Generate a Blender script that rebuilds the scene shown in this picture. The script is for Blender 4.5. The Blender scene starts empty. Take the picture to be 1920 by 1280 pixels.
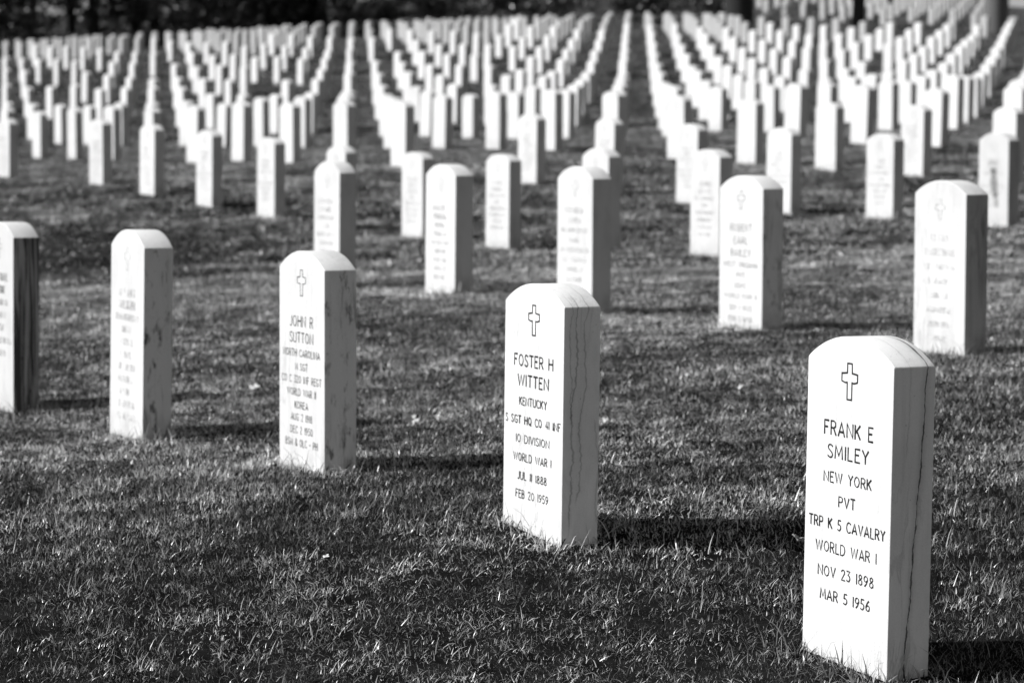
import bpy, bmesh, math, random
import numpy as np
from mathutils import Matrix, Vector, Euler
PI = math.pi
random.seed(7); rng = np.random.default_rng(7)
S = bpy.context.scene
col = S.collection

# ------------------------------------------------------------------ camera
CAM_H = 1.10
F_PX, PITCH, ROLL = 5333.0, math.radians(4.3213), 0.009817
cam = bpy.data.cameras.new('camera'); cam_o = bpy.data.objects.new('camera', cam); col.objects.link(cam_o)
cam.sensor_width = 36; cam.lens = 100; cam.clip_start = .1; cam.clip_end = 2000
cam_o.matrix_world = Matrix.Translation((0, 0, CAM_H)) @ Matrix.Rotation(PI/2-PITCH, 4, 'X') @ Matrix.Rotation(ROLL, 4, 'Z')
cam.dof.use_dof = True; cam.dof.focus_distance = 6.25; cam.dof.aperture_fstop = 6.3; cam.dof.aperture_blades = 0
S.camera = cam_o

# ------------------------------------------------------------------ light
SUN_EL, SUN_AZ = math.radians(40), math.radians(176)   # azimuth of the direction TO the sun, counter-clockwise from +X
w = bpy.data.worlds.new('World'); S.world = w; w.use_nodes = True
nt = w.node_tree; nt.nodes.clear()
sky = nt.nodes.new('ShaderNodeTexSky'); sky.sky_type = 'NISHITA'; sky.sun_disc = False
sky.sun_elevation = SUN_EL; sky.sun_rotation = PI/2 - SUN_AZ; sky.air_density = 1; sky.dust_density = .6
bw = nt.nodes.new('ShaderNodeRGBToBW'); bg = nt.nodes.new('ShaderNodeBackground'); wo = nt.nodes.new('ShaderNodeOutputWorld')
nt.links.new(sky.outputs[0], bw.inputs[0]); nt.links.new(bw.outputs[0], bg.inputs[0]); nt.links.new(bg.outputs[0], wo.inputs[0])
bg.inputs[1].default_value = .075
sun = bpy.data.lights.new('sun', 'SUN'); sun.energy = 5.0; sun.angle = math.radians(.5); sun.color = (1, 1, 1)
sun_o = bpy.data.objects.new('sun', sun); col.objects.link(sun_o)
dv = Vector((math.cos(SUN_EL)*math.cos(SUN_AZ), math.cos(SUN_EL)*math.sin(SUN_AZ), math.sin(SUN_EL)))
sun_o.rotation_euler = dv.to_track_quat('Z', 'Y').to_euler()
S.view_settings.view_transform = 'Standard'; S.view_settings.look = 'None'
S.view_settings.exposure = 0.16; S.view_settings.gamma = 1
S.cycles.max_bounces = 6; S.cycles.diffuse_bounces = 3; S.cycles.glossy_bounces = 2; S.cycles.transmission_bounces = 2
S.cycles.use_adaptive_sampling = True; S.cycles.adaptive_threshold = .015
try: S.cycles.use_denoising = True; S.cycles.denoiser = 'OPENIMAGEDENOISE'
except Exception: pass

# ------------------------------------------------------------------ terrain (heights relative to the lens, fitted to the ground at the stones)
DP = np.array([[-10.98,86.67],[-8.57,75.67],[-8.16,68.32],[-7.9,74.45],[-5.24,69.58],[-7.59,47.49],[-6.52,38.93],[-5.85,37.71],[-6.93,46.27],[-9.34,57.27],[-3.85,34.06],[-3.19,32.84],[-3.6,40.19],[-2.52,31.62],[-2.93,38.97],[-1.19,29.18],[-1.34,42.66],[-0.93,35.32],[-0.68,41.45],[-0.27,34.1],[-0.01,40.23],[0.4,32.88],[0.66,39.01],[-0.99,68.4],[0.6,72.1],[1.17,51.27],[-1.4,75.75],[2.91,41.49],[4.09,52.53],[3.58,40.27],[3.32,34.14],[4.91,37.83],[3.99,32.92],[4.65,31.7],[5.57,36.62],[6.5,41.53],[8.34,51.35],[7.93,58.7],[4.34,58.66],[6.19,68.48],[19.5,129.91],[9.87,88.13],[10.28,80.79],[16.99,121.3],[0.71,5.92],[0.04,7.14],[-0.62,8.36],[-1.29,9.58],[-1.95,10.79],[1.63,10.84],[0.97,12.05],[0.3,13.27],[-0.37,14.49],[1.22,18.18],[-0.11,20.62],[-0.78,21.84],[-2.11,24.27],[-2.78,25.49],[-3.44,26.71],[-4.11,27.93],[-5.44,30.36],[2.14,23.1],[2.81,21.88],[3.47,20.66],[0.14,26.75],[3.06,28.01],[3.73,26.79],[2.4,29.23],[-2.26,37.75],[-2.67,45.1],[-3.09,52.45],[-3.5,59.79],[-3.91,67.14],[-4.32,74.49],[-4.52,35.27],[-5.59,43.84],[-6.67,52.4],[-7.75,60.97],[-9.9,78.1],[1.07,31.66],[1.32,37.79],[1.58,43.92],[1.83,50.05],[2.09,56.18],[2.34,62.31],[2.6,68.44],[2.86,74.57],[14.38,93.09],[16.72,95.0],[-20.34,113.0],[-14.35,113.0],[-6.55,113.0],[0.0,113.0],[4.37,112.0],[7.06,112.0],[-17.1,95.0],[11.0,110.0],[19.55,115.0]])
WT = np.array([-0.0077,-0.0128,0.0052,-0.0136,-0.0005,-0.0389,-0.0189,-0.0179,-0.0309,-0.01,-0.0072,-0.0035,-0.0035,0.008,-0.0039,0.0354,0.0068,0.0071,-0.0031,0.0109,-0.0066,0.0134,-0.0044,-0.0061,-0.0009,0.0013,0.0058,-0.0048,-0.0225,-0.0037,0.0199,0.0023,0.0102,-0.0036,0.0047,-0.0057,-0.0332,-0.0151,-0.0178,-0.0091,-0.0143,-0.0143,-0.0085,-0.0111,-0.0763,0.0653,0.0189,0.0085,-0.0856,0.0509,-0.0323,0.0111,0.0439,0.0161,-0.0056,-0.038,-0.0362,-0.0097,0.0139,0.024,0.0109,-0.0212,-0.0,0.0232,0.0194,-0.0137,-0.022,-0.0039,0.0006,0.0214,0.0283,0.0236,0.0055,-0.0041,-0.0082,0.003,0.0083,0.0158,-0.0074,0.0106,0.0012,0.0014,-0.0023,-0.0103,-0.0111,-0.0118,0.0042,-0.0022,0.0024,0.0005,-0.0024,-0.0036,0.0017,0.0063,0.0077,-0.0016,0.0081,-0.0005])
CO = np.array([-1.30958,0.33719,-0.29507,0.4176,-0.13796,-0.14008,0.25887,0.18978,0.1307,-0.26776,0.18432,0.03198,-0.02981,0.04975,-0.09185])
SG2 = 2*(.9+.05*DP[:,1])**2
A_T = [-.2,-.18,-.127,-.058,0,.039,.063,.085,.3]; A_V = [.0228,.0235,.0258,.0301,.0333,.0354,.0367,.06,.06]
def ground_z(X, Y):
    X = np.atleast_1d(np.asarray(X, float)).ravel(); Y0 = np.atleast_1d(np.asarray(Y, float)).ravel()
    Z = np.clip(Y0, 4.5, 150); t = np.clip(X/Z, -.2, .2); Xc = t*Z
    b = [np.ones_like(Z), Z/10] + [np.maximum(0, Z-h)/10 for h in (12,20,28,36,46,60,75,90)]
    b += [Xc/5, Xc*Z/300, Xc*Z*Z/20000, Xc*Xc/100, Xc*Xc*Z/5000]
    e = np.stack(b, -1) @ CO
    g = np.exp(-((Xc[:,None]-DP[:,0])**2+(Z[:,None]-DP[:,1])**2)/SG2) @ WT
    e = e+g
    am = np.interp(t, A_T, A_V)*Z; k = .12
    e = -k*np.logaddexp(-e/k, -am/k)
    far = np.clip((t-.078)/.008, 0, 1)
    e += np.maximum(0, Z-118)*.06*(1-far) + np.maximum(0, Z-108)*.045*far
    e -= .05*np.exp(-((Y0-20.5)/2.2)**2)*np.clip((-1.3-X)/1.5, 0, 1)
    # the ground rolls a little
    e += .010*np.sin(X*2.1+.7*np.sin(Y0*1.3))*np.sin(Y0*1.7+.6*np.sin(X*1.1))*np.clip(Y0/8, .5, 1.6)
    return e+CAM_H+.002
def gz(x, y): return float(ground_z(x, y)[0])

# ------------------------------------------------------------------ node helpers / materials (the photograph is black and white: every colour is a grey)
def mat(name):
    m = bpy.data.materials.new(name); m.use_nodes = True; m.node_tree.nodes.clear()
    t = m.node_tree; o = t.nodes.new('ShaderNodeOutputMaterial'); p = t.nodes.new('ShaderNodeBsdfPrincipled')
    t.links.new(p.outputs[0], o.inputs[0]); return m, t, p
def N(t, typ, **kw):
    n = t.nodes.new(typ)
    for k, v in kw.items(): setattr(n, k, v)
    return n
def math_(t, op, a, b=None, c=None, clamp=False):
    n = t.nodes.new('ShaderNodeMath'); n.operation = op; n.use_clamp = clamp
    for i, v in enumerate((a, b, c)):
        if v is None: continue
        if isinstance(v, (int, float)): n.inputs[i].default_value = v
        else: t.links.new(v, n.inputs[i])
    return n.outputs[0]
def noise(t, vec, scale, detail=4, rough=.55, dist=0):
    n = t.nodes.new('ShaderNodeTexNoise'); n.inputs['Scale'].default_value = scale; n.inputs['Detail'].default_value = detail
    n.inputs['Roughness'].default_value = rough; n.inputs['Distortion'].default_value = dist
    t.links.new(vec, n.inputs['Vector']); return n.outputs['Fac']
def mapr(t, v, a, b, c, d, smooth=True):
    n = t.nodes.new('ShaderNodeMapRange'); n.interpolation_type = 'SMOOTHSTEP' if smooth else 'LINEAR'; n.clamp = True
    t.links.new(v, n.inputs['Value'])
    for k, x in zip(('From Min','From Max','To Min','To Max'), (a, b, c, d)): n.inputs[k].default_value = x
    return n.outputs[0]
def scl(t, vec, s, loc=(0,0,0)):
    n = t.nodes.new('ShaderNodeMapping'); t.links.new(vec, n.inputs['Vector']); n.inputs['Scale'].default_value = s; n.inputs['Location'].default_value = loc
    return n.outputs[0]

def marble(name, base=.82, vein=.25, blotch=0.0, streak=0.0, rain=.10, crack=None, front_stain=None, seed=0, side_shade=0.0, grey=.0):
    """white marble; veins, blotches and streaks are real discolouration of the stone"""
    m, t, p = mat(name)
    tc = N(t, 'ShaderNodeTexCoord'); oi = N(t, 'ShaderNodeObjectInfo')
    add = N(t, 'ShaderNodeVectorMath', operation='MULTIPLY_ADD')
    rnd = N(t, 'ShaderNodeCombineXYZ')
    for i in range(3): t.links.new(oi.outputs['Random'], rnd.inputs[i])
    t.links.new(rnd.outputs[0], add.inputs[0]); add.inputs[1].default_value = (17, 31, 23) if seed == 0 else (0, 0, 0)
    sh = N(t, 'ShaderNodeVectorMath', operation='ADD'); t.links.new(tc.outputs['Object'], sh.inputs[0]); sh.inputs[1].default_value = (seed*3.1, seed*1.7, seed*2.3)
    t.links.new(sh.outputs[0], add.inputs[2]); v = add.outputs[0]
    sep = N(t, 'ShaderNodeSeparateXYZ'); t.links.new(tc.outputs['Object'], sep.inputs[0]); x, y, z = sep.outputs
    # cloudy veins, drawn out along the height of the stone
    vn = noise(t, scl(t, v, (16, 16, 2.6)), 1.0, 6, .6, 1.2)
    band = mapr(t, math_(t, 'ABSOLUTE', math_(t, 'SUBTRACT', vn, .5)), 0, .035, 1, 0)
    msk = mapr(t, noise(t, scl(t, v, (5, 5, 2)), 1.0, 3), .48, .68, 0, 1)
    dark = math_(t, 'MULTIPLY', math_(t, 'MULTIPLY', band, msk), vein)
    cloud = mapr(t, noise(t, scl(t, v, (9, 9, 3.5)), 1.0, 5, .6), .42, .75, 0, .10+vein*.12)
    fine = mapr(t, noise(t, v, 230, 2), .3, .7, 0, .05)
    pit = mapr(t, noise(t, scl(t, v, (120, 120, 120)), 1.0, 2), .70, .78, 0, .35)
    rn = math_(t, 'MULTIPLY', mapr(t, noise(t, scl(t, v, (55, 55, 1.5)), 1.0, 4, .6), .50, .72, 0, rain), mapr(t, noise(t, scl(t, v, (7, 7, 3)), 1.0, 2), .4, .62, .15, 1))
    dark = math_(t, 'ADD', math_(t, 'ADD', math_(t, 'ADD', math_(t, 'ADD', dark, cloud), fine), pit), rn)
    # for side stains and painted shade: a mask of the side faces from the object's own shape
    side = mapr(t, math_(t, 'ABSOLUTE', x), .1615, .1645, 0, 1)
    if blotch:
        b1 = mapr(t, noise(t, scl(t, v, (38, 38, 17)), 1.0, 4, .6), .52, .68, 0, 1)
        b2 = mapr(t, noise(t, scl(t, v, (6, 14, 3)), 1.0, 2), .40, .56, 0, 1)
        dark = math_(t, 'ADD', dark, math_(t, 'MULTIPLY', math_(t, 'MULTIPLY', math_(t, 'MULTIPLY', b1, b2), side), blotch))
        b3 = mapr(t, noise(t, scl(t, v, (10, 30, 4), (3, 4, 5)), 1.0, 4, .6, .8), .54, .66, 0, 1)
        dark = math_(t, 'ADD', dark, math_(t, 'MULTIPLY', math_(t, 'MULTIPLY', b3, side), blotch*.55))
    if streak:
        s1 = mapr(t, noise(t, scl(t, v, (3, 30, 1.5)), 1.0, 5, .6, .9), .42, .70, 0, 1)
        dark = math_(t, 'ADD', dark, math_(t, 'MULTIPLY', math_(t, 'MULTIPLY', s1, side), streak))
    if side_shade:
        dark = math_(t, 'ADD', dark, math_(t, 'MULTIPLY', side, side_shade))  # even darkening of the sides: shade put into the colour
    if crack:
        for (y0, slope, wob, wd, amt, zlo, zhi) in crack:
            nz = noise(t, scl(t, v, (2, .1, 9), (0, 0, y0*90)), 1.0, 5, .65)
            c = math_(t, 'SUBTRACT', math_(t, 'SUBTRACT', y, y0), math_(t, 'MULTIPLY', math_(t, 'SUBTRACT', z, .55), slope))
            c = math_(t, 'ADD', c, math_(t, 'MULTIPLY', math_(t, 'SUBTRACT', nz, .5), wob))
            wn = mapr(t, noise(t, scl(t, v, (3, 3, 22)), 1.0, 3, .7), .3, .75, wd*.25, wd*1.5)
            ln = math_(t, 'SUBTRACT', 1.0, math_(t, 'DIVIDE', math_(t, 'ABSOLUTE', c), wn), clamp=True)
            halo = math_(t, 'SUBTRACT', 1.0, math_(t, 'DIVIDE', math_(t, 'ABSOLUTE', c), wd*6), clamp=True)
            ln = math_(t, 'ADD', math_(t, 'MULTIPLY', ln, amt), math_(t, 'MULTIPLY', halo, amt*.18))
            ln = math_(t, 'MULTIPLY', ln, mapr(t, z, zlo-.02, zlo+.02, 0, 1)); ln = math_(t, 'MULTIPLY', ln, mapr(t, z, zhi-.02, zhi+.02, 1, 0))
            dark = math_(t, 'ADD', dark, ln)
    if front_stain:
        nx = noise(t, scl(t, v, (14, 14, 9)), 1.0, 5, .65)
        for (cx, cz, rx, rz, amt) in front_stain:
            dx = math_(t, 'DIVIDE', math_(t, 'SUBTRACT', x, cx), rx); dz = math_(t, 'DIVIDE', math_(t, 'SUBTRACT', z, cz), rz)
            r = math_(t, 'ADD', math_(t, 'MULTIPLY', dx, dx), math_(t, 'MULTIPLY', dz, dz))
            r = math_(t, 'ADD', r, math_(t, 'MULTIPLY', math_(t, 'SUBTRACT', nx, .5), 2.2))
            dark = math_(t, 'ADD', dark, mapr(t, r, .4, 1.1, amt, 0))
    # unevenly darker towards the foot of the stone
    foot = math_(t, 'MULTIPLY', mapr(t, z, .02, .12, .16, 0), mapr(t, noise(t, scl(t, v, (40, 40, 10)), 1.0, 3), .35, .7, .2, 1))
    dark = math_(t, 'ADD', dark, foot)
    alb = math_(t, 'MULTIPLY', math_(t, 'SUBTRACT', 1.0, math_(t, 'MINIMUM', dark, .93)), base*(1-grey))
    # every stone its own shade
    alb = math_(t, 'MULTIPLY', alb, mapr(t, oi.outputs['Random'], 0, 1, .93, 1.0, False)) if seed == 0 else alb
    cmb = N(t, 'ShaderNodeCombineColor')
    for i in range(3): t.links.new(alb, cmb.inputs[i])
    t.links.new(cmb.outputs[0], p.inputs['Base Color']); p.inputs['Roughness'].default_value = .62; p.inputs['Specular IOR Level'].default_value = .3
    bp = N(t, 'ShaderNodeBump'); bp.inputs['Strength'].default_value = .35; bp.inputs['Distance'].default_value = .002
    hh = math_(t, 'ADD', noise(t, v, 260, 3, .7), math_(t, 'MULTIPLY', noise(t, v, 40, 3), .8))
    t.links.new(hh, bp.inputs['Height']); t.links.new(bp.outputs[0], p.inputs['Normal'])
    return m
def flat(name, g, rough=.8):
    m, t, p = mat(name)
    tc = N(t, 'ShaderNodeTexCoord'); a = mapr(t, noise(t, tc.outputs['Object'], 90, 3), .3, .7, g*.6, g*1.4)
    cmb = N(t, 'ShaderNodeCombineColor')
    for i in range(3): t.links.new(a, cmb.inputs[i])
    t.links.new(cmb.outputs[0], p.inputs['Base Color']); p.inputs['Roughness'].default_value = rough; p.inputs['Specular IOR Level'].default_value = .1
    return m

# grass blades: per-blade grey in a colour attribute, broad drifts over the lawn
def blade_mat():
    m, t, p = mat('grass_blades')
    at = N(t, 'ShaderNodeAttribute', attribute_name='shade'); geo = N(t, 'ShaderNodeNewGeometry')
    n1 = mapr(t, noise(t, scl(t, geo.outputs['Position'], (1, 1, .0)), 1.1, 4, .6), .38, .62, .50, 1.3)
    n2 = mapr(t, noise(t, scl(t, geo.outputs['Position'], (1, 1, .0)), 5.5, 3, .6), .36, .64, .40, 1.25)
    sp = N(t, 'ShaderNodeSeparateXYZ'); t.links.new(geo.outputs['Position'], sp.inputs[0])
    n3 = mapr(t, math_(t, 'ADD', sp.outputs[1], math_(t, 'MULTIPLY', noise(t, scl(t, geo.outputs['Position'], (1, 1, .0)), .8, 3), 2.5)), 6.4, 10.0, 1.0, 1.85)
    n3 = math_(t, 'MULTIPLY', n3, mapr(t, sp.outputs[1], 20, 42, 1, .72))   # turf darker in front and far off, palest between
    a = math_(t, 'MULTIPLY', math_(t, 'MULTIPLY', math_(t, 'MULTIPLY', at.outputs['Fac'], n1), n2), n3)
    # a hollow of darker turf on the empty lawn
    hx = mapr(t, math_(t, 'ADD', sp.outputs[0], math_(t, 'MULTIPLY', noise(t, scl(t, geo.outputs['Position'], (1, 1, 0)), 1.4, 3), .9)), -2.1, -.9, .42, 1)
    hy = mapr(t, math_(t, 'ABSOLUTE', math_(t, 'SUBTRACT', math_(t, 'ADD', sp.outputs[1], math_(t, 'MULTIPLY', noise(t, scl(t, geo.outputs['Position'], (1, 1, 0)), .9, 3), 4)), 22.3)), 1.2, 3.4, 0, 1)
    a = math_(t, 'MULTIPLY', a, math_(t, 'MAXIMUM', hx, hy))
    cmb = N(t, 'ShaderNodeCombineColor')
    for i in range(3): t.links.new(a, cmb.inputs[i])
    t.links.new(cmb.outputs[0], p.inputs['Base Color']); p.inputs['Roughness'].default_value = .34; t.links.new(math_(t, 'MINIMUM', math_(t, 'MULTIPLY', at.outputs['Fac'], 4.0), .85), p.inputs['Specular IOR Level'])
    tr = N(t, 'ShaderNodeBsdfTranslucent'); t.links.new(cmb.outputs[0], tr.inputs[0])
    mx = N(t, 'ShaderNodeMixShader'); mx.inputs[0].default_value = .20
    t.links.new(p.outputs[0], mx.inputs[1]); t.links.new(tr.outputs[0], mx.inputs[2])
    out = [n for n in t.nodes if n.type == 'OUTPUT_MATERIAL'][0]; t.links.new(mx.outputs[0], out.inputs[0])
    return m
def soil_mat():
    m, t, p = mat('turf_soil')
    geo = N(t, 'ShaderNodeNewGeometry')
    a = mapr(t, noise(t, geo.outputs['Position'], 9, 6, .7), .3, .7, .005, .018)
    cmb = N(t, 'ShaderNodeCombineColor')
    for i in range(3): t.links.new(a, cmb.inputs[i])
    t.links.new(cmb.outputs[0], p.inputs['Base Color']); p.inputs['Roughness'].default_value = 1; p.inputs['Specular IOR Level'].default_value = 0
    return m
M_BLADE, M_SOIL = blade_mat(), soil_mat()
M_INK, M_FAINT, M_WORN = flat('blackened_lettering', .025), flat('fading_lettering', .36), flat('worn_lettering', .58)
def leaf_mat():
    m, t, p = mat('leaves'); at = N(t, 'ShaderNodeAttribute', attribute_name='shade'); cmb = N(t, 'ShaderNodeCombineColor')
    for i in range(3): t.links.new(at.outputs['Fac'], cmb.inputs[i])
    t.links.new(cmb.outputs[0], p.inputs['Base Color']); p.inputs['Roughness'].default_value = .38; return m
M_BARK, M_LEAF = flat('dark_bark', .035, .95), leaf_mat()
M_PALE_BARK = flat('grey_bark', .16, .95)
M_DRY = flat('dry_leaf', .62, .7)
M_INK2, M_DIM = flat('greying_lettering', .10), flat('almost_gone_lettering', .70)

# ------------------------------------------------------------------ object helpers
def mesh_obj(name, verts, faces, m, parent=None, smooth=False):
    me = bpy.data.meshes.new(name); me.from_pydata([tuple(v) for v in verts], [], faces); me.update()
    if smooth: me.polygons.foreach_set('use_smooth', [True]*len(me.polygons))
    me.materials.append(m); o = bpy.data.objects.new(name, me); col.objects.link(o)
    if parent is not None: o.parent = parent
    return o
def fast_mesh(name, V, F, m, attr=None):
    """V (n,3), F (m,k) with equal-sided faces"""
    me = bpy.data.meshes.new(name); k = F.shape[1]
    me.vertices.add(len(V)); me.vertices.foreach_set('co', V.astype(np.float32).ravel())
    me.loops.add(F.size); me.loops.foreach_set('vertex_index', F.astype(np.int32).ravel())
    me.polygons.add(len(F)); me.polygons.foreach_set('loop_start', np.arange(0, F.size, k, dtype=np.int32))
    me.update(calc_edges=True); me.materials.append(m)
    if attr is not None:
        a = me.attributes.new('shade', 'FLOAT', 'POINT'); a.data.foreach_set('value', attr.astype(np.float32))
    return me
def tag(o, label=None, cat=None, group=None, kind=None):
    if label: o['label'] = label
    if cat: o['category'] = cat
    if group: o['group'] = group
    if kind: o['kind'] = kind
    return o

# ------------------------------------------------------------------ ground sheet
def axis(pts):
    out = []
    for (a, b, st) in pts: out += list(np.arange(a, b, st))
    return np.array(out+[pts[-1][1]])
gx = axis([(-420,-60,30),(-60,-24,3),(-24,-8,1),(-8,-3,.5),(-3,3,.14),(3,8,.5),(8,28,1),(28,60,4),(60,420,30)])
gy = axis([(-300,-20,20),(-20,3,1.5),(3,16,.14),(16,40,.4),(40,110,1.2),(110,160,3),(160,700,30)])
GX, GY = np.meshgrid(gx, gy); GZ = ground_z(GX, GY).reshape(GX.shape)
nxg, nyg = len(gx), len(gy)
idx = np.arange(nxg*nyg).reshape(nyg, nxg)
FF = np.stack([idx[:-1,:-1].ravel(), idx[:-1,1:].ravel(), idx[1:,1:].ravel(), idx[1:,:-1].ravel()], -1)
gm = fast_mesh('ground', np.stack([GX.ravel(), GY.ravel(), GZ.ravel()], -1), FF, M_SOIL)
gm.polygons.foreach_set('use_smooth', [True]*len(gm.polygons))
go = bpy.data.objects.new('ground', gm); col.objects.link(go); tag(go, kind='structure')

# ------------------------------------------------------------------ grass: turf patches of bent blades, scattered with a geometry node tree
def turf_patch(name, size, n, hmin, hmax, wd, seed, long_frac=.05, tone=1.):
    r = np.random.default_rng(seed)
    P = r.uniform(-size/2, size/2, (n, 2))
    # blades grow in tufts
    tc = r.uniform(-size/2, size/2, (max(6, n//14), 2)); which = r.integers(0, len(tc), n)
    P = np.where(r.random((n, 1)) < .6, tc[which] + r.normal(0, size*.026, (n, 2)), P)
    az = r.uniform(0, 2*PI, n); h = r.uniform(hmin, hmax, n)*(.6+.4*r.random(n))
    tilt = np.abs(r.normal(.7, .5, n)); bend = np.abs(r.normal(1.0, .8, n))
    lg = r.random(n) < long_frac; h = np.where(lg, h*1.9, h)
    w_ = wd*r.uniform(.35, 1.6, n)
    face = az + PI/2 + r.normal(0, .7, n)
    sh = r.uniform(.003, .018, n); br = r.random(n) < .56; sh = np.where(br, r.uniform(.20, .62, n), sh); dry = r.random(n) < .13; sh = np.where(dry, r.uniform(.5, .8, n), sh)
    nb = 4; V = np.zeros((n, nb*2, 3)); sx, sy = np.cos(face), np.sin(face)
    cx, cy, cz = P[:,0].copy(), P[:,1].copy(), np.full(n, -.012); ang = tilt.copy()
    seg = h/(nb-1)
    for k in range(nb):
        ww = w_*(1, .9, .62, .1)[k]/2
        V[:,2*k,0] = cx-sx*ww; V[:,2*k,1] = cy-sy*ww; V[:,2*k,2] = cz
        V[:,2*k+1,0] = cx+sx*ww; V[:,2*k+1,1] = cy+sy*ww; V[:,2*k+1,2] = cz
        cx = cx+np.cos(az)*np.sin(ang)*seg; cy = cy+np.sin(az)*np.sin(ang)*seg; cz = cz+np.cos(ang)*seg
        ang = np.minimum(ang+bend*.45, 2.3)
    base = (np.arange(n)*nb*2)[:,None]
    F = np.concatenate([base+np.array([[2*k, 2*k+1, 2*k+3, 2*k+2]]) for k in range(nb-1)])
    me = fast_mesh(name, V.reshape(-1, 3), F, M_BLADE, np.repeat(sh*tone, nb*2))
    return bpy.data.objects.new(name, me)
def turf(name, label, patches, pts, rot, sc):
    c = bpy.data.collections.new(name+'_blades')
    for p in patches: c.objects.link(p)
    n = len(pts); me = bpy.data.meshes.new(name); me.vertices.add(n); me.vertices.foreach_set('co', pts.astype(np.float32).ravel())
    a = me.attributes.new('rot', 'FLOAT_VECTOR', 'POINT'); a.data.foreach_set('vector', rot.astype(np.float32).ravel())
    a = me.attributes.new('scl', 'FLOAT_VECTOR', 'POINT'); a.data.foreach_set('vector', sc.astype(np.float32).ravel())
    a = me.attributes.new('pick', 'INT', 'POINT'); a.data.foreach_set('value', rng.integers(0, len(patches), n).astype(np.int32))
    o = bpy.data.objects.new(name, me); col.objects.link(o)
    g = bpy.data.node_groups.new(name+'_scatter', 'GeometryNodeTree')
    g.interface.new_socket('Geometry', in_out='INPUT', socket_type='NodeSocketGeometry'); g.interface.new_socket('Geometry', in_out='OUTPUT', socket_type='NodeSocketGeometry')
    gi, gout = g.nodes.new('NodeGroupInput'), g.nodes.new('NodeGroupOutput')
    ci = g.nodes.new('GeometryNodeCollectionInfo'); ci.inputs['Collection'].default_value = c; ci.inputs['Separate Children'].default_value = True; ci.inputs['Reset Children'].default_value = True
    ip = g.nodes.new('GeometryNodeInstanceOnPoints'); ip.inputs['Pick Instance'].default_value = True
    def na(nm, ty):
        q = g.nodes.new('GeometryNodeInputNamedAttribute'); q.data_type = ty; q.inputs['Name'].default_value = nm; return q.outputs[0]
    L = g.links.new
    L(gi.outputs[0], ip.inputs['Points']); L(ci.outputs[0], ip.inputs['Instance']); L(na('pick', 'INT'), ip.inputs['Instance Index'])
    L(na('rot', 'FLOAT_VECTOR'), ip.inputs['Rotation']); L(na('scl', 'FLOAT_VECTOR'), ip.inputs['Scale']); L(ip.outputs[0], gout.inputs[0])
    md = o.modifiers.new('scatter', 'NODES'); md.node_group = g
    me.materials.append(M_BLADE)
    tag(o, label, 'grass', kind='stuff'); return o
def scatter(y0, y1, step, margin, s0, s1):
    P = []
    y = y0
    while y < y1:
        hw = .19*y+margin; n = int(2*hw/step)+1
        for k in range(n):
            P.append((-hw+step*k+random.uniform(-.22, .22)*step, y+random.uniform(-.22, .22)*step))
        y += step
    P = np.array(P); z = ground_z(P[:,0], P[:,1]); d = .15
    zx = (ground_z(P[:,0]+d, P[:,1])-ground_z(P[:,0]-d, P[:,1]))/(2*d); zy = (ground_z(P[:,0], P[:,1]+d)-ground_z(P[:,0], P[:,1]-d))/(2*d)
    sp = rng.integers(0, 4, len(P))*PI/2 + rng.uniform(0, 2*PI, len(P))
    R = np.zeros((len(P), 3))
    for i in range(len(P)):
        nrm = Vector((-zx[i], -zy[i], 1)).normalized()
        q = nrm.to_track_quat('Z', 'Y').to_matrix() @ Matrix.Rotation(sp[i], 3, 'Z'); R[i] = q.to_euler()
    s = rng.uniform(s0, s1, len(P)); hz = s*(.8+.5*(.5+.5*np.sin(P[:,0]*1.9+P[:,1]*.8)*np.sin(P[:,1]*1.3-P[:,0])))
    return np.stack([P[:,0], P[:,1], z], -1), R, np.stack([s, s, hz], -1)
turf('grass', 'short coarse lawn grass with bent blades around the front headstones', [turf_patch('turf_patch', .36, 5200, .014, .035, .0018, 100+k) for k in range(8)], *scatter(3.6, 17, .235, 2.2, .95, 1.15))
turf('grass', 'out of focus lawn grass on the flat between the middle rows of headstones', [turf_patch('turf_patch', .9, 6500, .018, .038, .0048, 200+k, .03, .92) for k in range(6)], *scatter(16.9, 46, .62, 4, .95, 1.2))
turf('grass', 'blurred lawn grass on the rising slope full of headstones', [turf_patch('turf_patch', 2.6, 12000, .022, .045, .009, 300+k, .03, .55) for k in range(5)], *scatter(45.8, 165, 1.8, 9, .95, 1.15))

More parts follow.
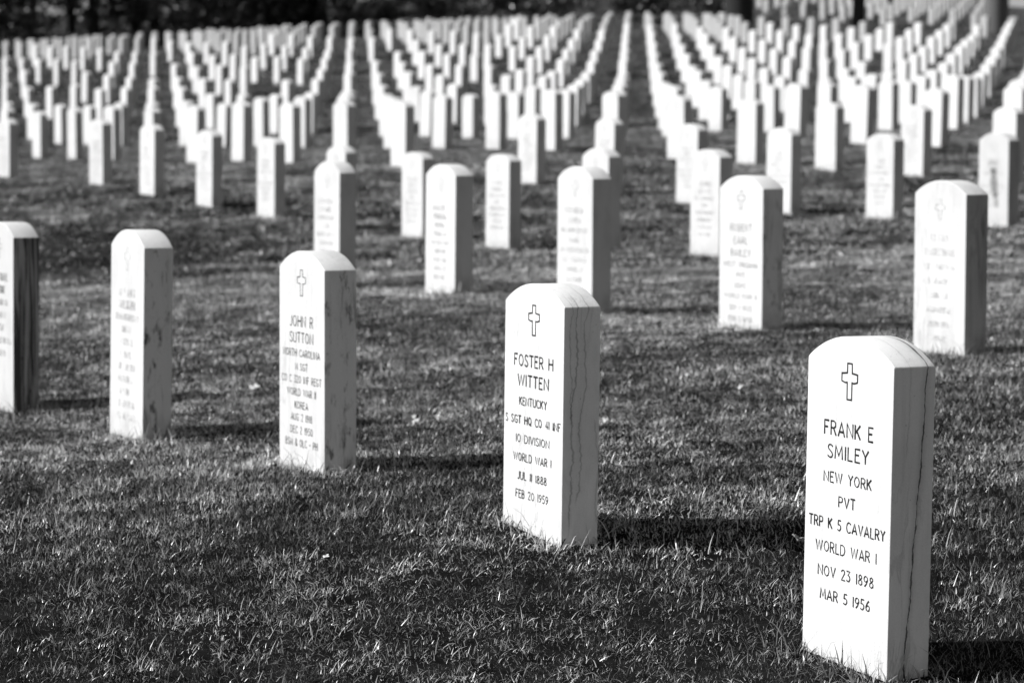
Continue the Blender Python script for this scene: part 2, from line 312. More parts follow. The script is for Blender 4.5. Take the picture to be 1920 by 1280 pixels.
# ------------------------------------------------------------------ headstones
W, T = .33, .102
TH = math.radians(28.68); ROT0 = TH-PI/2
U = np.array([-math.sin(TH), math.cos(TH)]); NN = np.array([math.cos(TH), math.sin(TH)])
N0, U0, SP, RR, SH = 3.46552, 4.85680, 1.38795, 3.16614, .7864
def slab_mesh(name, h, rise, m, fine=True, wd=W, rough=0.0, seed=1):
    """a headstone with a segmental top; h is the height of the shoulders, the foot reaches into the ground"""
    bm = bmesh.new(); n = 20 if fine else 8
    R_ = (wd*wd/4+rise*rise)/(2*rise); cz = h+rise-R_; a = math.asin(min(1, wd/2/R_))
    n = 32 if fine else 8
    prof = [(-wd/2, -.16), (wd/2, -.16)] + [(R_*math.sin(a-2*a*k/n), cz+R_*math.cos(a-2*a*k/n)) for k in range(n+1)]
    vs = [bm.verts.new((x, -T/2, z)) for x, z in prof]; f = bm.faces.new(vs)
    ex = bmesh.ops.extrude_face_region(bm, geom=[f]); ev = [v for v in ex['geom'] if isinstance(v, bmesh.types.BMVert)]
    bmesh.ops.translate(bm, verts=ev, vec=(0, T, 0)); bmesh.ops.recalc_face_normals(bm, faces=bm.faces)
    if fine:
        r = random.Random(seed)
        ed = [e for e in bm.edges if e.calc_face_angle(0) > .3]
        bmesh.ops.bevel(bm, geom=ed, offset=.0032, segments=2, profile=.6, affect='EDGES', clamp_overlap=True)
    me = bpy.data.meshes.new(name); bm.to_mesh(me); bm.free(); me.materials.append(m)
    if fine:
        for p in me.polygons: p.use_smooth = p.area < .0012 or .3 < p.normal.z
    return me
# --- stroke lettering like the narrow chiselled capitals on the stones
GL = {
'A':(.62,[[(0,0),(.31,1),(.62,0)],[(.1,.30),(.52,.30)]]),'B':(.5,[[(0,0),(0,1),(.3,1),(.42,.9),(.42,.64),(.3,.54),(0,.54)],[(.3,.54),(.48,.44),(.48,.12),(.34,0),(0,0)]]),
'C':(.56,[[(.56,.86),(.42,.98),(.24,1),(.08,.84),(0,.5),(.08,.16),(.24,0),(.42,.02),(.56,.14)]]),'D':(.58,[[(0,0),(0,1),(.26,1),(.48,.85),(.58,.5),(.48,.15),(.26,0),(0,0)]]),
'E':(.42,[[(.42,1),(0,1),(0,0),(.42,0)],[(0,.54),(.32,.54)]]),'F':(.42,[[(.42,1),(0,1),(0,0)],[(0,.54),(.32,.54)]]),
'G':(.6,[[(.56,.86),(.42,.98),(.24,1),(.08,.84),(0,.5),(.08,.16),(.24,0),(.42,.02),(.58,.14),(.58,.42),(.36,.42)]]),'H':(.56,[[(0,0),(0,1)],[(.56,0),(.56,1)],[(0,.54),(.56,.54)]]),
'I':(.04,[[(.02,0),(.02,1)]]),'J':(.3,[[(.3,1),(.3,.2),(.2,.02),(.08,0),(0,.1)]]),'K':(.5,[[(0,0),(0,1)],[(.48,1),(.03,.44)],[(.16,.58),(.5,0)]]),
'L':(.4,[[(0,1),(0,0),(.4,0)]]),'M':(.68,[[(0,0),(.06,1),(.34,.22),(.62,1),(.68,0)]]),'N':(.58,[[(0,0),(0,1),(.58,0),(.58,1)]]),
'O':(.62,[[(.31,1),(.1,.86),(0,.5),(.1,.14),(.31,0),(.52,.14),(.62,.5),(.52,.86),(.31,1)]]),'P':(.46,[[(0,0),(0,1),(.3,1),(.45,.88),(.45,.6),(.3,.48),(0,.48)]]),
'Q':(.62,[[(.31,1),(.1,.86),(0,.5),(.1,.14),(.31,0),(.52,.14),(.62,.5),(.52,.86),(.31,1)],[(.36,.2),(.62,-.06)]]),
'R':(.5,[[(0,0),(0,1),(.3,1),(.45,.88),(.45,.62),(.3,.5),(0,.5)],[(.24,.5),(.5,0)]]),'S':(.44,[[(.42,.88),(.28,1),(.1,.97),(.02,.82),(.06,.66),(.36,.4),(.44,.22),(.36,.04),(.18,0),(0,.12)]]),
'T':(.52,[[(0,1),(.52,1)],[(.26,1),(.26,0)]]),'U':(.54,[[(0,1),(0,.24),(.1,.04),(.27,0),(.44,.04),(.54,.24),(.54,1)]]),'V':(.56,[[(0,1),(.28,0),(.56,1)]]),
'W':(.84,[[(0,1),(.2,0),(.42,.96),(.64,0),(.84,1)]]),'X':(.54,[[(0,0),(.54,1)],[(0,1),(.54,0)]]),'Y':(.54,[[(0,1),(.27,.5),(.54,1)],[(.27,.5),(.27,0)]]),'Z':(.5,[[(0,1),(.5,1),(0,0),(.5,0)]]),
'0':(.54,[[(.27,1),(.08,.86),(0,.5),(.08,.14),(.27,0),(.46,.14),(.54,.5),(.46,.86),(.27,1)]]),'1':(.04,[[(.02,0),(.02,1)]]),'2':(.44,[[(0,.84),(.1,.98),(.28,1),(.4,.86),(.38,.66),(0,0),(.44,0)]]),
'3':(.42,[[(0,1),(.4,1),(.16,.6),(.34,.54),(.42,.3),(.34,.06),(.16,0),(0,.1)]]),'4':(.48,[[(.36,0),(.36,1),(0,.3),(.48,.3)]]),'5':(.42,[[(.4,1),(.08,1),(.04,.58),(.24,.6),(.4,.46),(.42,.24),(.3,.04),(.14,0),(0,.1)]]),
'6':(.46,[[(.36,1),(.14,.72),(0,.36),(.06,.1),(.23,0),(.4,.08),(.46,.3),(.38,.5),(.22,.56),(.05,.42)]]),'7':(.44,[[(0,1),(.44,1),(.14,0)]]),
'8':(.44,[[(.22,.55),(.06,.7),(.06,.88),(.22,1),(.38,.88),(.38,.7),(.22,.55),(.02,.38),(.02,.12),(.22,0),(.42,.12),(.42,.38),(.22,.55)]]),
'9':(.46,[[(.1,0),(.32,.28),(.46,.64),(.4,.9),(.23,1),(.06,.92),(0,.7),(.08,.5),(.24,.44),(.41,.58)]]),
'-':(.3,[[(0,.48),(.3,.48)]]),'&':(.6,[[(.6,0),(.12,.78),(.18,.96),(.3,1),(.42,.9),(.38,.72),(.06,.4),(.02,.16),(.16,0),(.36,.04),(.56,.38)]]),' ':(.34,[]),'.':(.04,[[(0,0),(.04,.02)]])}
def strokes(V, F, pts, x0, z0, sx, sz, hw, r):
    """a chiselled stroke: quads with square ends, slightly uneven width"""
    P = [Vector((x0+px*sx, z0+pz*sz)) for px, pz in pts]
    closed = (P[0]-P[-1]).length < 1e-6
    m_ = len(P); Lf, Rt = [], []
    for i in range(m_):
        a = P[i-1] if i > 0 else (P[-2] if closed else None); b = P[i+1] if i < m_-1 else (P[1] if closed else None)
        d1 = (P[i]-a).normalized() if a is not None else None; d2 = (b-P[i]).normalized() if b is not None else None
        d = (d1 or d2) if (d1 is None or d2 is None) else (d1+d2)
        if d.length < 1e-4: d = d1
        d = d.normalized(); nrm = Vector((-d.y, d.x)); k = 1.0
        if d1 is not None and d2 is not None: k = min(1.6, 1/max(.4, nrm.dot(Vector((-d1.y, d1.x)))))
        ww = hw*k*r.uniform(.86, 1.14)*(1.28 if (not closed and i in (0, m_-1)) else .96); p = P[i]
        if not closed and i == 0: p = p-d*hw*.5
        if not closed and i == m_-1: p = p+d*hw*.5
        Lf.append(p+nrm*ww); Rt.append(p-nrm*ww)
    b0 = len(V)
    for l, q in zip(Lf, Rt): V.append((l.x, l.y)); V.append((q.x, q.y))
    for i in range(m_-1): F.append((b0+2*i, b0+2*i+1, b0+2*i+3, b0+2*i+2))
def text_line(V, F, s, zc, cap, width, r, xc=0., lw=.062):
    gap = .24; tot = sum(GL[c][0] for c in s)+gap*(len(s)-1)
    sx = width/tot; x = xc-width/2
    for c in s:
        g = GL[c]
        for pl in g[1]: strokes(V, F, pl, x+r.uniform(-.0004, .0004), zc-cap/2+r.uniform(-.0003, .0003), sx, cap, cap*lw, r)
        x += (g[0]+gap)*sx
def lay(name, V, F, m, parent):
    o = mesh_obj(name, [(x, -T/2-.0007-.0000015*(i % 400), z) for i, (x, z) in enumerate(V)], F, m, parent)
    return o
def cross(parent, m, zt, r, xc=0., hh=.076, ww=.030, lw=.0018):
    """outline of a cross with a square head and slightly wider arms"""
    a = .0088; z0 = zt-hh; zu, zl = zt-.020, zt-.041; b = ww
    o_ = [(-a, z0), (-a*1.05, zl+.001), (-a*1.9, zl), (-b, zl+.003), (-b, zu-.002), (-a*1.05, zu), (-a, zt), (a, zt), (a*1.05, zu), (b, zu-.002), (b, zl+.003), (a*1.9, zl), (a*1.05, zl+.001), (a, z0), (-a, z0)]
    V, F = [], []; strokes(V, F, [(xc+x, z) for x, z in o_], 0, 0, 1, 1, lw, r)
    return lay('cross_emblem', V, F, m, parent)
def mogen(parent): pass

# lines: (text, distance below the shoulder line, cap height, width)
L_A = [('FRANK E',.145,.029,.186),('SMILEY',.194,.0275,.156),('NEW YORK',.249,.0215,.182),('PVT',.298,.0215,.062),('TRP K 5 CAVALRY',.348,.0215,.292),('WORLD WAR I',.399,.0215,.232),('NOV 23 1898',.451,.0215,.213),('MAR 5 1956',.501,.0215,.190)]
L_B = [('FOSTER H',.147,.0285,.215),('WITTEN',.198,.0280,.170),('KENTUCKY',.251,.0195,.152),('S SGT HQ CO 41 INF',.299,.0195,.305),('10 DIVISION',.347,.0195,.185),('WORLD WAR I',.394,.0195,.210),('JUL 11 1888',.441,.0195,.160),('FEB 20 1959',.488,.0195,.180)]
L_C = [('JOHN R',.156,.031,.165),('SUTTON',.204,.029,.168),('NORTH CAROLINA',.250,.0205,.265),('M SGT',.290,.0205,.088),('CO C 320 INF REGT',.328,.0205,.285),('WORLD WAR II',.366,.0205,.208),('KOREA',.404,.0205,.096),('AUG 2 1918',.440,.0205,.152),('DEC 2 1950',.478,.0205,.162),('BSM & OLC - PH',.516,.0205,.232)]
L_T2 = [('ROBERT',.165,.029,.165),('EARL',.22,.029,.105),('BAILEY',.272,.029,.15),('WEST VIRGINIA',.322,.0205,.26),('PVT',.366,.0205,.06),('USMC',.410,.0205,.09),('WORLD WAR II',.455,.0205,.245),('SEP 1 1925',.505,.0205,.175),('FEB 5 1956',.552,.0205,.18)]
def worn(ws, z0=.15, dz=.047, r=None):
    """letters too weathered or blurred to be read: short broken upright and level cuts"""
    return [('*', z0+dz*i, .022 if i > 1 else .028, w_) for i, w_ in enumerate(ws)]
def worn_line(V, F, zc, cap, width, r):
    x = -width/2
    while x < width/2-.006:
        wl = r.uniform(.008, .015)
        if r.random() > .13:
            k = r.random()
            pl = [(0, 0), (0, 1)] if k < .5 else ([(0, 1), (0, 0), (1, 0)] if k < .65 else ([(1, 1), (0, 1), (0, 0)] if k < .8 else [(0, 0), (.5, 1), (1, 0)]))
            strokes(V, F, pl, x, zc-cap/2, wl*.75, cap, cap*.05, r)
            if k < .5: strokes(V, F, [(1, 0), (1, 1)], x, zc-cap/2, wl*.75, cap, cap*.05, r)
        x += wl+.004
def inscribe(parent, lines, m, h, r, name='inscription', lw=.062):
    V, F = [], []
    for s, dz, cap, wd in lines:
        if s == '*': worn_line(V, F, h-dz, cap, wd, r)
        else: text_line(V, F, s, h-dz, cap, wd, r, lw=lw)
    return lay(name, V, F, m, parent)

M_COM = marble('white_marble', .86, .12, side_shade=.34)
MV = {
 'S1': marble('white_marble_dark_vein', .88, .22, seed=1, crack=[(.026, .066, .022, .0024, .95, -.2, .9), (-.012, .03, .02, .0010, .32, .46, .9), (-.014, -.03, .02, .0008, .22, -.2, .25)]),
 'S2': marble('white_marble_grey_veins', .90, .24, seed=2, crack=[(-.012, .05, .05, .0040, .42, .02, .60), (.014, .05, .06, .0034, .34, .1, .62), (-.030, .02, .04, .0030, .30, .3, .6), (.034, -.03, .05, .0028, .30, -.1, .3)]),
 'S3': marble('white_marble_side_spots', .80, .14, blotch=.62, side_shade=.02, seed=5),
 'S4': marble('white_marble_mottled_side', .80, .08, blotch=.7, side_shade=.10, seed=9),
 'S5': marble('grey_marble_streaked_side', .74, .25, streak=.8, side_shade=.45, seed=4),
 'T1': marble('grey_marble_dark_side', .80, .22, streak=.15, side_shade=.42, seed=6),
 'T2': marble('white_marble_stained_side', .84, .05, blotch=.35, side_shade=.2, seed=7),
 'D': marble('white_marble_mould_stain', .74, .1, side_shade=.5, seed=8, front_stain=[(.005, .40, .040, .03, .75), (.010, .30, .045, .10, .62), (.035, .19, .03, .06, .45), (-.01, .46, .07, .012, .35)]),
}
# (key) row, index, x nudge along the row, shoulder height, ground height rel. to lens, turn, rise
DX = {'S1': 3.3, 'S2': -8.4, 'S3': -2.8, 'S4': 8.3, 'S5': -0.5, 'T1': 0.7, 'T2': -1.2, 'T3': 4.0, 'T4': 1.4, 'T5': -0.9, 'A': -1.0, 'A2': -0.5, 'E': 1.4, 'F': -0.2, 'T6': -1.0, 'G': 0.6, 'H': -1.0, 'I': -0.6, 'J': -2.7, 'K': -0.2, 'C': -1.1, 'B': -0.6, 'D': -1.6, 'L': 4.0, 'M': 1.0, 'N': -1.6, 'O': 3.6}   # how far each stone stands off the straight row, in pixels of the photograph
NEAR = {'S1': (0, 0, 0.639, -2.7, 0.052),
 'S2': (0, 1, 0.581, -2.3, 0.05),
 'S3': (0, 2, 0.589, -0.7, 0.052),
 'S4': (0, 3, 0.642, -1.4, 0.056),
 'S5': (0, 4, 0.655, 0.6, 0.056),
 'T1': (1, 2, 0.607, -1.1, 0.052),
 'T2': (1, 3, 0.59, 0.3, 0.055),
 'T3': (1, 4, 0.62, -0.1, 0.058),
 'T4': (1, 5, 0.601, 0.2, 0.056),
 'T5': (1, 6, 0.639, 0.3, 0.062),
 'A': (2, 6, 0.624, 1.9, 0.052),
 'A2': (2, 7, 0.637, 3.0, 0.058),
 'E': (2, 8, 0.631, 2.6, 0.05),
 'F': (2, 9, 0.605, 3.0, 0.05),
 'T6': (2, 10, 0.61, 2.9, 0.055),
 'G': (2, 11, 0.625, 3.0, 0.052),
 'H': (2, 12, 0.619, 3.0, 0.055),
 'I': (2, 13, 0.6, 3.0, 0.055),
 'J': (2, 14, 0.583, 3.0, 0.05),
 'K': (2, 16, 0.56, 3.0, 0.055),
 'D': (3, 6, 0.623, 2.1, 0.055),
 'B': (3, 7, 0.596, 3.0, 0.055),
 'C': (3, 8, 0.631, 3.0, 0.06),
 'C0': (3, 9, 0.62, 1, 0.055),
 'T7': (3, 10, 0.62, 1, 0.055),
 'L': (3, 11, 0.593, 3.0, 0.055),
 'N': (4, 9, 0.607, 3.0, 0.055),
 'M': (4, 10, 0.603, 3.0, 0.055),
 'O': (4, 11, 0.603, 3.0, 0.055),
 'R4': (4, 8, 0.62, 1, 0.055)}
LABEL = {
 'S1':'nearest white headstone, at lower right, with a thin dark crack down its side',
 'S2':'white headstone in the front middle, second of the front row, with Kentucky carved on it',
 'S3':'white headstone with dark spots down its shaded side and North Carolina on its face',
 'S4':'white headstone with barely legible worn carving, standing on the left of the front row',
 'S5':'greyish headstone cut by the left edge of the photo, its side streaked nearly black',
 'T1':'dull grey headstone with a dark side, right behind the nearest headstone',
 'T2':'white headstone reading West Virginia, second from the right in the second row',
 'T3':'blurred headstone directly behind the Kentucky headstone, its dark side facing right',
 'T4':'blurred headstone on open grass between the second and third headstones of the front row',
 'T5':'blurred headstone whose foot is hidden behind the headstone with the spotted side',
 'A':'blurred headstone with grey lettering just left behind the West Virginia headstone',
 'A2':'blurred headstone whose rounded top peeks out directly behind the dark sided second row headstone',
 'E':'blurred headstone standing alone in the grass, upper middle, left of the tall overlapping pair',
 'F':'blurred headstone overlapped at its right by the second row headstone on open grass',
 'T6':'blurred headstone top showing just above the headstone behind the spotted one',
 'G':'blurred headstone nearest of the row bordering the empty lawn at the left',
 'H':'blurred headstone second from the right along the edge of the empty left lawn',
 'I':'blurred headstone third from the right along the edge of the empty left lawn',
 'J':'blurred headstone fourth from the right along the edge of the empty left lawn',
 'K':'blurred headstone touching the left edge of the photo above the empty lawn',
 'D':'blurred headstone with a dark mould stain down its face, at the right edge',
 'B':'blurred headstone on open grass above and left of the dull grey headstone',
 'C':'blurred headstone whose lower part is hidden behind the West Virginia headstone, to its right',
 'C0':'blurred headstone just left of and behind the grey lettered headstone in the third row',
 'T7':'blurred headstone in the overlapping stack above the dark sided second row headstone',
 'L':'blurred headstone alone on the grass, above and right of the lone upper middle headstone',
 'N':'blurred headstone with faint lettering just above the gap right of the open grass headstone',
 'M':'blurred headstone in the right half, above and left of the open grass headstone',
 'O':'blurred narrow headstone above and right of the stacked headstones in the right middle',
 'R4':'blurred headstone whose top shows right above the mould stained headstone'}
def pos(k, i): 
    c = NN*(N0+RR*k+T/2)+U*(U0+SP*(i+SH*k)); return c
COPY_OF = {}
fine_cache = {}
stones = []
rr = random.Random(3)
used = set()
WS = [.16,.14,.22,.08,.25,.2,.16,.17]
for key, (k, i, h, ro, rise) in NEAR.items():
    used.add((k, i)); c = pos(k, i); c = c-np.array([DX.get(key, 0)*c[1]/F_PX, 0]); z = gz(c[0], c[1])
    root = bpy.data.objects.new('headstone', None); col.objects.link(root); root.empty_display_size = .2
    root.location = (c[0], c[1], z); root.rotation_euler = (math.radians(rr.uniform(-.5, .5)), math.radians(rr.uniform(-.4, .4)), ROT0+math.radians(ro))
    hh = h
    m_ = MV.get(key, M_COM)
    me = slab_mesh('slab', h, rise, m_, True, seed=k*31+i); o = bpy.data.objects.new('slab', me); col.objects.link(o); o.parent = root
    r = random.Random(key)
    if key == 'S1': inscribe(root, L_A, M_INK, hh, r, lw=.060); cross(root, M_INK, hh-.004, r)
    elif key == 'S2': inscribe(root, L_B, M_INK, hh, r, lw=.066); cross(root, M_INK, hh-.004, r)
    elif key == 'S3': inscribe(root, L_C, M_INK2, hh, r, lw=.052); cross(root, M_INK2, hh-.004, r, lw=.0014)
    elif key == 'T2': inscribe(root, L_T2, M_FAINT, hh, r, lw=.06); cross(root, M_FAINT, hh-.01, r)
    elif key == 'T4': inscribe(root, worn([.17,.15,.12,.14,.24,.13,.15,.13,.13], .165, .044), M_WORN, hh, r); cross(root, M_WORN, hh-.004, r)
    elif key == 'S4': inscribe(root, worn([.15,.16,.22,.1,.12,.12,.16,.16,.15,.17,.18], .155, .042), M_DIM, hh, r); cross(root, M_WORN, hh-.004, r, lw=.0010)
    elif key == 'S5': inscribe(root, worn([.2,.15,.2,.16,.12,.28,.16], .15, .048), M_FAINT, hh, r); cross(root, M_FAINT, hh-.004, r)
    elif key == 'T1': inscribe(root, worn([.11,.19,.19,.14,.1,.15,.14,.1], .165, .055), M_DIM, hh, r); cross(root, M_WORN, hh-.02, r)
    elif k <= 3 or key in ('N', 'B'):
        inscribe(root, worn([w_*r.uniform(.8, 1.15) for w_ in WS], .15+r.uniform(-.01, .02), .046), M_DIM if k <= 1 else M_WORN, hh, r); cross(root, M_WORN, hh-.006, r)
    tag(root, LABEL[key], 'headstone', 'white marble headstones in diagonal rows')
    stones.append(root)

MISSING = {(3,12),(5,14),(6,29),(6,38),(6,37),(7,26),(7,32),(7,33),(7,41),(8,42),(9,37),(10,40),(7,38),(11,26)}
# long untrimmed blades along the feet of the nearer stones
FOOT = []; foot = []
for root in stones:
    if root.location.y > 25: continue
    rz = root.rotation_euler.z
    for lx in np.arange(-W/2-.02, W/2+.03, .045):
        foot += [(lx, -T/2-.03), (lx, T/2+.03)]
    foot += [(sx_*(W/2+.03), ly) for sx_ in (-1, 1) for ly in (-.03, .03)]
    for lx, ly in foot[-(2*9+4):]:
        lx += rr.uniform(-.02, .02); ly += rr.uniform(-.008, .012)*(1 if ly > 0 else -1)
        x = root.location.x+lx*math.cos(rz)-ly*math.sin(rz); y = root.location.y+lx*math.sin(rz)+ly*math.cos(rz)
        FOOT.append((x, y))
FP = np.array(FOOT); nF = len(FP); sF = rng.uniform(.55, 1.25, nF)
turf('grass', 'longer untrimmed grass blades growing against the feet of the nearer headstones', [turf_patch('foot_tuft', .07, 42, .035, .085, .0026, 400+k) for k in range(6)],
     np.stack([FP[:,0], FP[:,1], ground_z(FP[:,0], FP[:,1])], -1), np.stack([np.zeros(nF), np.zeros(nF), rng.uniform(0, 6.28, nF)], -1), np.stack([sF, sF, sF], -1))
def am(t): return float(np.interp(t, A_T, A_V))
cands = []
for k in range(2, 60):
    for i in range(-80, 200):
        if (k, i) in used or (k, i) in MISSING: continue
        if k == 2: continue
        c = pos(k, i); X, Z = c
        if Z < 16 or Z > 150: continue
        t = X/Z
        if abs(t) > .186: continue
        if k == 3 and i < 10: continue
        if t < .075:
            zmax = float(np.interp(t, [-.18,-.058,.039,.075], [111,113,113,112]))
            if Z > zmax: continue
        else:
            if float(np.interp(t, [.075,.09,.15,.165,.18], [104,91,89,94,98])) < Z < 112: continue
            if Z >= 112 and not (.084 < t < .165): continue
            if Z > 112 and rr.random() < .05: continue
        if rr.random() < .018 and Z > 45: continue
        cands.append((Z, k, i, X, t))
cands.sort()
ORD = ['first','second','third','fourth','fifth','sixth','seventh','eighth','ninth','tenth','eleventh','twelfth','thirteenth','fourteenth','fifteenth','sixteenth','seventeenth','eighteenth','nineteenth','twentieth']
def ordn(n):
    if n < 20: return ORD[n]
    tens = ['twenty','thirty','forty','fifty','sixty','seventy'][(n+1)//10-2]; u_ = (n+1) % 10
    return tens+('-'+ORD[u_-1] if u_ else 'th') if u_ else tens[:-1]+'ieth'
byrow = {}
for Z, k, i, X, t in cands: byrow.setdefault(k, []).append((i, X, Z))
rank = {}
for k in byrow:
    allr = [i for i, _, _ in byrow[k]]+[i for (kk, i) in used if kk == k]
    for n, i in enumerate(sorted(allr)): rank[(k, i)] = n
far_meshes = [slab_mesh('headstone', h_, rs, M_COM, False) for h_, rs in ((.62,.055),(.60,.05),(.64,.055),(.61,.06),(.655,.05),(.585,.055))]
IND = 300-len(NEAR)
rest = []
for n, (Z, k, i, X, t) in enumerate(cands):
    me = far_meshes[rr.randrange(len(far_meshes))]; c = pos(k, i); z = gz(c[0], c[1])+rr.uniform(-.02, .02)
    c = c+U*rr.uniform(-.02, .02)
    loc = (c[0], c[1], z); rot = (math.radians(rr.uniform(-1, 1)), math.radians(rr.uniform(-.8, .8)), ROT0+math.radians(rr.uniform(-2, 3)))
    if n < IND:
        o = bpy.data.objects.new('headstone', me); col.objects.link(o); o.location = loc; o.rotation_euler = rot
        tag(o, 'blurred headstone, %s from the right end of the %s diagonal row from the front' % (ordn(rank[(k, i)]), ordn(k)), 'headstone', 'white marble headstones in diagonal rows')
    else: rest.append((me, loc, rot))
if rest:
    V, F = [], []
    for me, loc, rot in rest:
        M_ = Matrix.Translation(loc) @ Euler(rot).to_matrix().to_4x4(); b = len(V)
        V += [tuple(M_ @ v.co) for v in me.vertices]; F += [tuple(b+q for q in p.vertices) for p in me.polygons]
    o = mesh_obj('distant_headstones', V, F, M_COM)
    tag(o, 'hundreds of tiny blurred white headstones near the top of the slope', 'headstones', kind='stuff')
print('stones', len(NEAR)+len(cands), 'individual', len(NEAR)+min(IND, len(cands)), 'rest', len(rest))

# ------------------------------------------------------------------ trees behind the slope
def tube(V, F, pts, n=8):
    b0 = len(V)
    for j, (p, r_) in enumerate(pts):
        d = (Vector(pts[min(j+1, len(pts)-1)][0])-Vector(pts[max(j-1, 0)][0])).normalized()
        a = d.orthogonal().normalized(); b = d.cross(a)
        for s in range(n):
            th = 2*PI*s/n; q = Vector(p)+(a*math.cos(th)+b*math.sin(th))*r_*(1+.08*math.sin(3*th+j)); V.append(tuple(q))
    for j in range(len(pts)-1):
        for s in range(n): F.append((b0+j*n+s, b0+j*n+(s+1) % n, b0+(j+1)*n+(s+1) % n, b0+(j+1)*n+s))
def tree(name, label, cat, x, y, h, tr, cr, n_leaf, low, seed, group, bark=None, leaf=.16, squash=1.):
    r = random.Random(seed); g = np.random.default_rng(seed)
    root = bpy.data.objects.new(name, None); col.objects.link(root); z = gz(x, y); root.location = (x, y, z)
    V, F = [], []; hx, hy = r.uniform(-.3, .3), r.uniform(-.3, .3)
    top = h*.72
    tube(V, F, [((0, 0, -.4), tr*1.5), ((0, 0, .15), tr*1.2), ((hx*.3, hy*.3, top*.3), tr), ((hx, hy, top*.65), tr*.75), ((hx*1.3, hy*1.3, top), tr*.4)], 12)
    tips = []
    for q in range(9):
        a = q*2.4+r.uniform(-.4, .4); zz = low+(top-low)*(q+.5)/9; L_ = cr*r.uniform(.6, .95)
        p0 = Vector((hx*zz/top, hy*zz/top, zz*.9)); p2 = Vector((math.cos(a)*L_, math.sin(a)*L_, zz+L_*.35)); p1 = (p0+p2)/2+Vector((0, 0, .2*L_))
        tube(V, F, [(tuple(p0), tr*.35), (tuple(p1), tr*.22), (tuple(p2), tr*.06)], 6); tips += [p1, p2]
    mesh_obj('trunk', V, F, bark or M_BARK, root, True)
    cl = []
    for q in range(26):
        c0 = tips[r.randrange(len(tips))] if r.random() < .6 else Vector((r.uniform(-1, 1)*cr*.8, r.uniform(-1, 1)*cr*.8, r.uniform(low+.4, h)))
        cl.append((c0.x, c0.y, max(c0.z, low+.2), r.uniform(.35, .62)*cr*.62))
    cl = np.array(cl); pk = g.integers(0, len(cl), n_leaf)
    d = g.normal(size=(n_leaf, 3)); d /= np.linalg.norm(d, axis=1)[:,None]; rad = cl[pk,3]*(g.random(n_leaf)**.45)
    C = cl[pk,:3]+d*rad[:,None]*np.array([1, 1, .8*squash]); C[:,2] = np.maximum(C[:,2], .05+low*.8)
    a = g.normal(size=(n_leaf, 3)); a /= np.linalg.norm(a, axis=1)[:,None]; b = np.cross(a, g.normal(size=(n_leaf, 3))); b /= np.linalg.norm(b, axis=1)[:,None]
    s = leaf*g.uniform(.5, 1.3, n_leaf)[:,None]
    Q = np.stack([C-a*s, C+b*s*.45, C+a*s, C-b*s*.45], 1).reshape(-1, 3)
    tone = np.exp(g.normal(-3.3, .9, len(cl)))[pk]*g.uniform(.5, 1.6, n_leaf); tone = np.where(g.random(n_leaf) < .03, .7, np.clip(tone, .008, .22))  # clump greys vary; a few scattered leaves coloured pale as painted highlights
    me = fast_mesh('crown', Q, np.arange(n_leaf*4).reshape(-1, 4), M_LEAF, np.repeat(tone, 4)); o = bpy.data.objects.new('crown', me); col.objects.link(o); o.parent = root
    tag(root, label, cat, group); return root
GT = 'dark trees behind the top of the slope'
def atx(px, Y): return (px-960)/F_PX*Y
# low evergreens and bushes that close the view on the left
for q, (px, Y, h, cr) in enumerate([(-60,120,8,3.8),(60,121,9,4.0),(175,120,10,4.2),(290,121,8.5,3.8),(400,122,9,4.0),(500,124,8,3.8),(-10,130,12,5),(130,132,13,5.2),(255,131,12,5),(370,134,13,5.2),(470,136,12,5)]):
    lab = ['dense dark evergreen cut by the left edge behind the last headstones','dark bushy tree near the left edge, left of the pale hanging foliage','dark bushy tree behind the left headstones with foliage to the ground','dark bushy tree behind the thin bright spot in the leaves','dark speckled bush behind the left part of the slope','rightmost of the dense dark bushes before the open wood',
           'tall dark tree at the back left corner','tall dark tree behind the second bush from the left','tall dark tree behind the third bush from the left','tall dark tree behind the speckled bush','tall dark tree at the right end of the back left wood'][q]
    tree('evergreen_tree', lab, 'tree', atx(px, Y), Y, h, .22, cr, 6000, .1, 40+q, GT, leaf=.17)
# trunks of the wood further right, crowns above the picture
for q, (px, Y, h, tr, cr, low, bk, lab) in enumerate([
    (600,150,15,.34,5.5,3.6,None,'slim dark trunk in the wood left of centre'),(745,152,16,.28,6,4.2,None,'dark tree standing in the wood above the left centre headstones'),
    (972,148,17,.33,6,4.2,None,'straight black trunk in the wood at the top centre'),(860,156,16,.3,6,4.2,None,'dark tree deep in the wood left of the black centre trunk'),
    (1120,150,16,.3,6,4.2,None,'dark tree in the wood right of the black centre trunk'),(1262,152,16,.28,6,4.0,None,'dark tree in the wood left of the thick black trunk'),
    (1379,101,18,.44,6,5.5,None,'thick black tree trunk at the top right of centre, beside the far block of headstones'),
    (1857,110,18,.42,5,5.2,M_PALE_BARK,'grey tree trunk at the top right corner'),
    (1600,101,17,.20,3.4,6.0,None,'slim tree rising before the far block of headstones')]):
    tree('broadleaf_tree', lab, 'tree', atx(px, Y), Y, h, tr, cr, 7000, low, 70+q, GT, bk, leaf=.26)

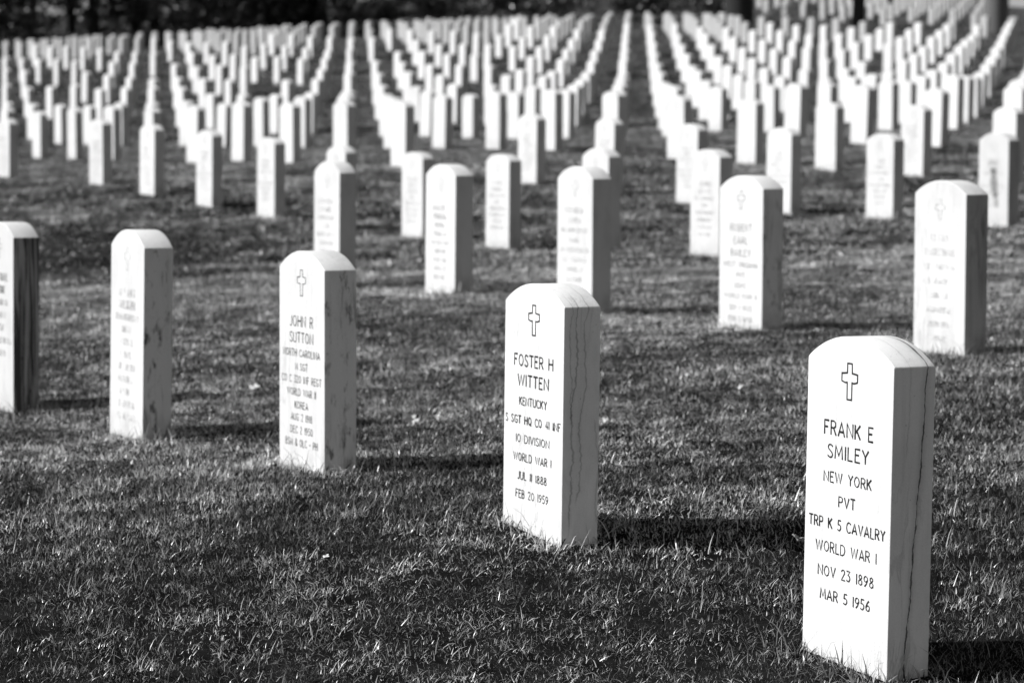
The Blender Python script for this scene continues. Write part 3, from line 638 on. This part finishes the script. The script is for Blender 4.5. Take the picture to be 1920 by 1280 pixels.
BUSH = ['leftmost low bush under the open wood','low dark bush just right of the dense evergreens','low bush between the first two slim trunks','low bush above the headstones left of centre','wide low bush beside the second slim trunk','low bush left of the black centre trunk','low bush right behind the black centre trunk','low bush just right of the black centre trunk','low dark bush above the two straight chains of headstones','low bush between the centre and the thick black trunk','low bush nearest the thick black trunk','small bush at the foot of the thick black trunk']
for q, (px, Y, h, cr) in enumerate([(560,124,2.2,1.6),(622,131,1.9,1.5),(690,122,1.2,1.3),(752,133,2.0,1.9),(815,125,1.3,1.5),(905,134,2.0,1.7),(958,128,1.6,1.3),(1030,123,1.3,1.4),(1105,129,1.8,1.7),(1180,122,1.2,1.4),(1245,131,2.1,1.8),(1320,122,1.4,1.3)]):
    tree('bush', BUSH[q], 'bush', atx(px, Y), Y, h, .05, cr, 1400, .02, 120+q, 'low bushes in the wood', leaf=.12)

# ------------------------------------------------------------------ fallen leaves on the lawn
def on_ground(px, py):
    a = px-960; b = 640-py; u_ = (a*math.cos(ROLL)-b*math.sin(ROLL))/F_PX; v_ = (a*math.sin(ROLL)+b*math.cos(ROLL))/F_PX
    d = Vector((u_, math.cos(PITCH)+v_*math.sin(PITCH), -math.sin(PITCH)+v_*math.cos(PITCH)))
    for k in range(400):
        t_ = 4+k*.1
        if CAM_H+d.z*t_ < gz(d.x*t_, d.y*t_)+.03: return d.x*t_, d.y*t_
    return d.x*20, d.y*20
def fallen(px, py, Y, size, lab, seed, up=.034):
    x, Y = on_ground(px, py); r = random.Random(seed)
    # a curled lobed leaf with thickness
    pts = []; nl = 5
    for j in range(nl*4):
        a = 2*PI*j/(nl*4); rad = size*(.45+.55*abs(math.cos(a*nl/2))**1.5)*(1 if j else .9); pts.append((rad*math.cos(a), rad*math.sin(a)))
    V = [(0, 0, .0)]+[(px_, py_, .35*(px_*px_)/size+.15*size*r.random()) for px_, py_ in pts]; n = len(pts)
    F = [(0, 1+j, 1+(j+1) % n) for j in range(n)]
    o = mesh_obj('fallen_leaf', V, F, M_DRY); sm = o.modifiers.new('thickness', 'SOLIDIFY'); sm.thickness = .0008
    o.location = (x, Y, gz(x, Y)+up); o.rotation_euler = (r.uniform(.3, .9), r.uniform(-.5, .5), r.uniform(0, 6)); tag(o, lab, 'leaf', 'dry leaves fallen on the lawn')
for a in [(1497,1022,6.95,.022,'pale dry leaf caught in the grass just left of the nearest headstone'),(770,790,9.3,.030,'pale dry leaf in the grass between the spotted side headstone and the Kentucky one'),
          (100,615,14.2,.035,'pale dry leaf in the grass between the two leftmost front headstones'),(477,733,10.5,.026,'small pale leaf left of the spotted side headstone'),
          (1318,1080,6.6,.016,'small crumpled leaf in the grass between the two nearest headstones'),(963,522,15.6,.028,'pale leaf just above the top of the Kentucky headstone'),
          (185,448,22.5,.05,'pale leaf on the empty lawn at the upper left'),(489,432,23.0,.045,'pale leaf on the grass before the headstones bordering the empty lawn'),(1131,793,9.2,.016,'small pale leaf just right of the Kentucky headstone'),(1406,713,9.9,.016,'upper pale speck of leaf on the lawn left of the nearest headstone'),(1388,732,9.7,.013,'lower pale speck of leaf on the lawn left of the nearest headstone'),(1327,746,9.5,.022,'flat leaf casting a dark shadow midway between the two nearest headstones'),(345,668,12,.02,'small leaf right of the worn headstone on the left of the front row'),(815,668,12,.02,'small leaf on the lawn above and left of the Kentucky headstone'),(610,1065,6.8,.012,'tiny leaf in the empty foreground grass below the spotted side headstone')]:
    fallen(a[0], a[1], a[2], a[3], a[4], a[0])
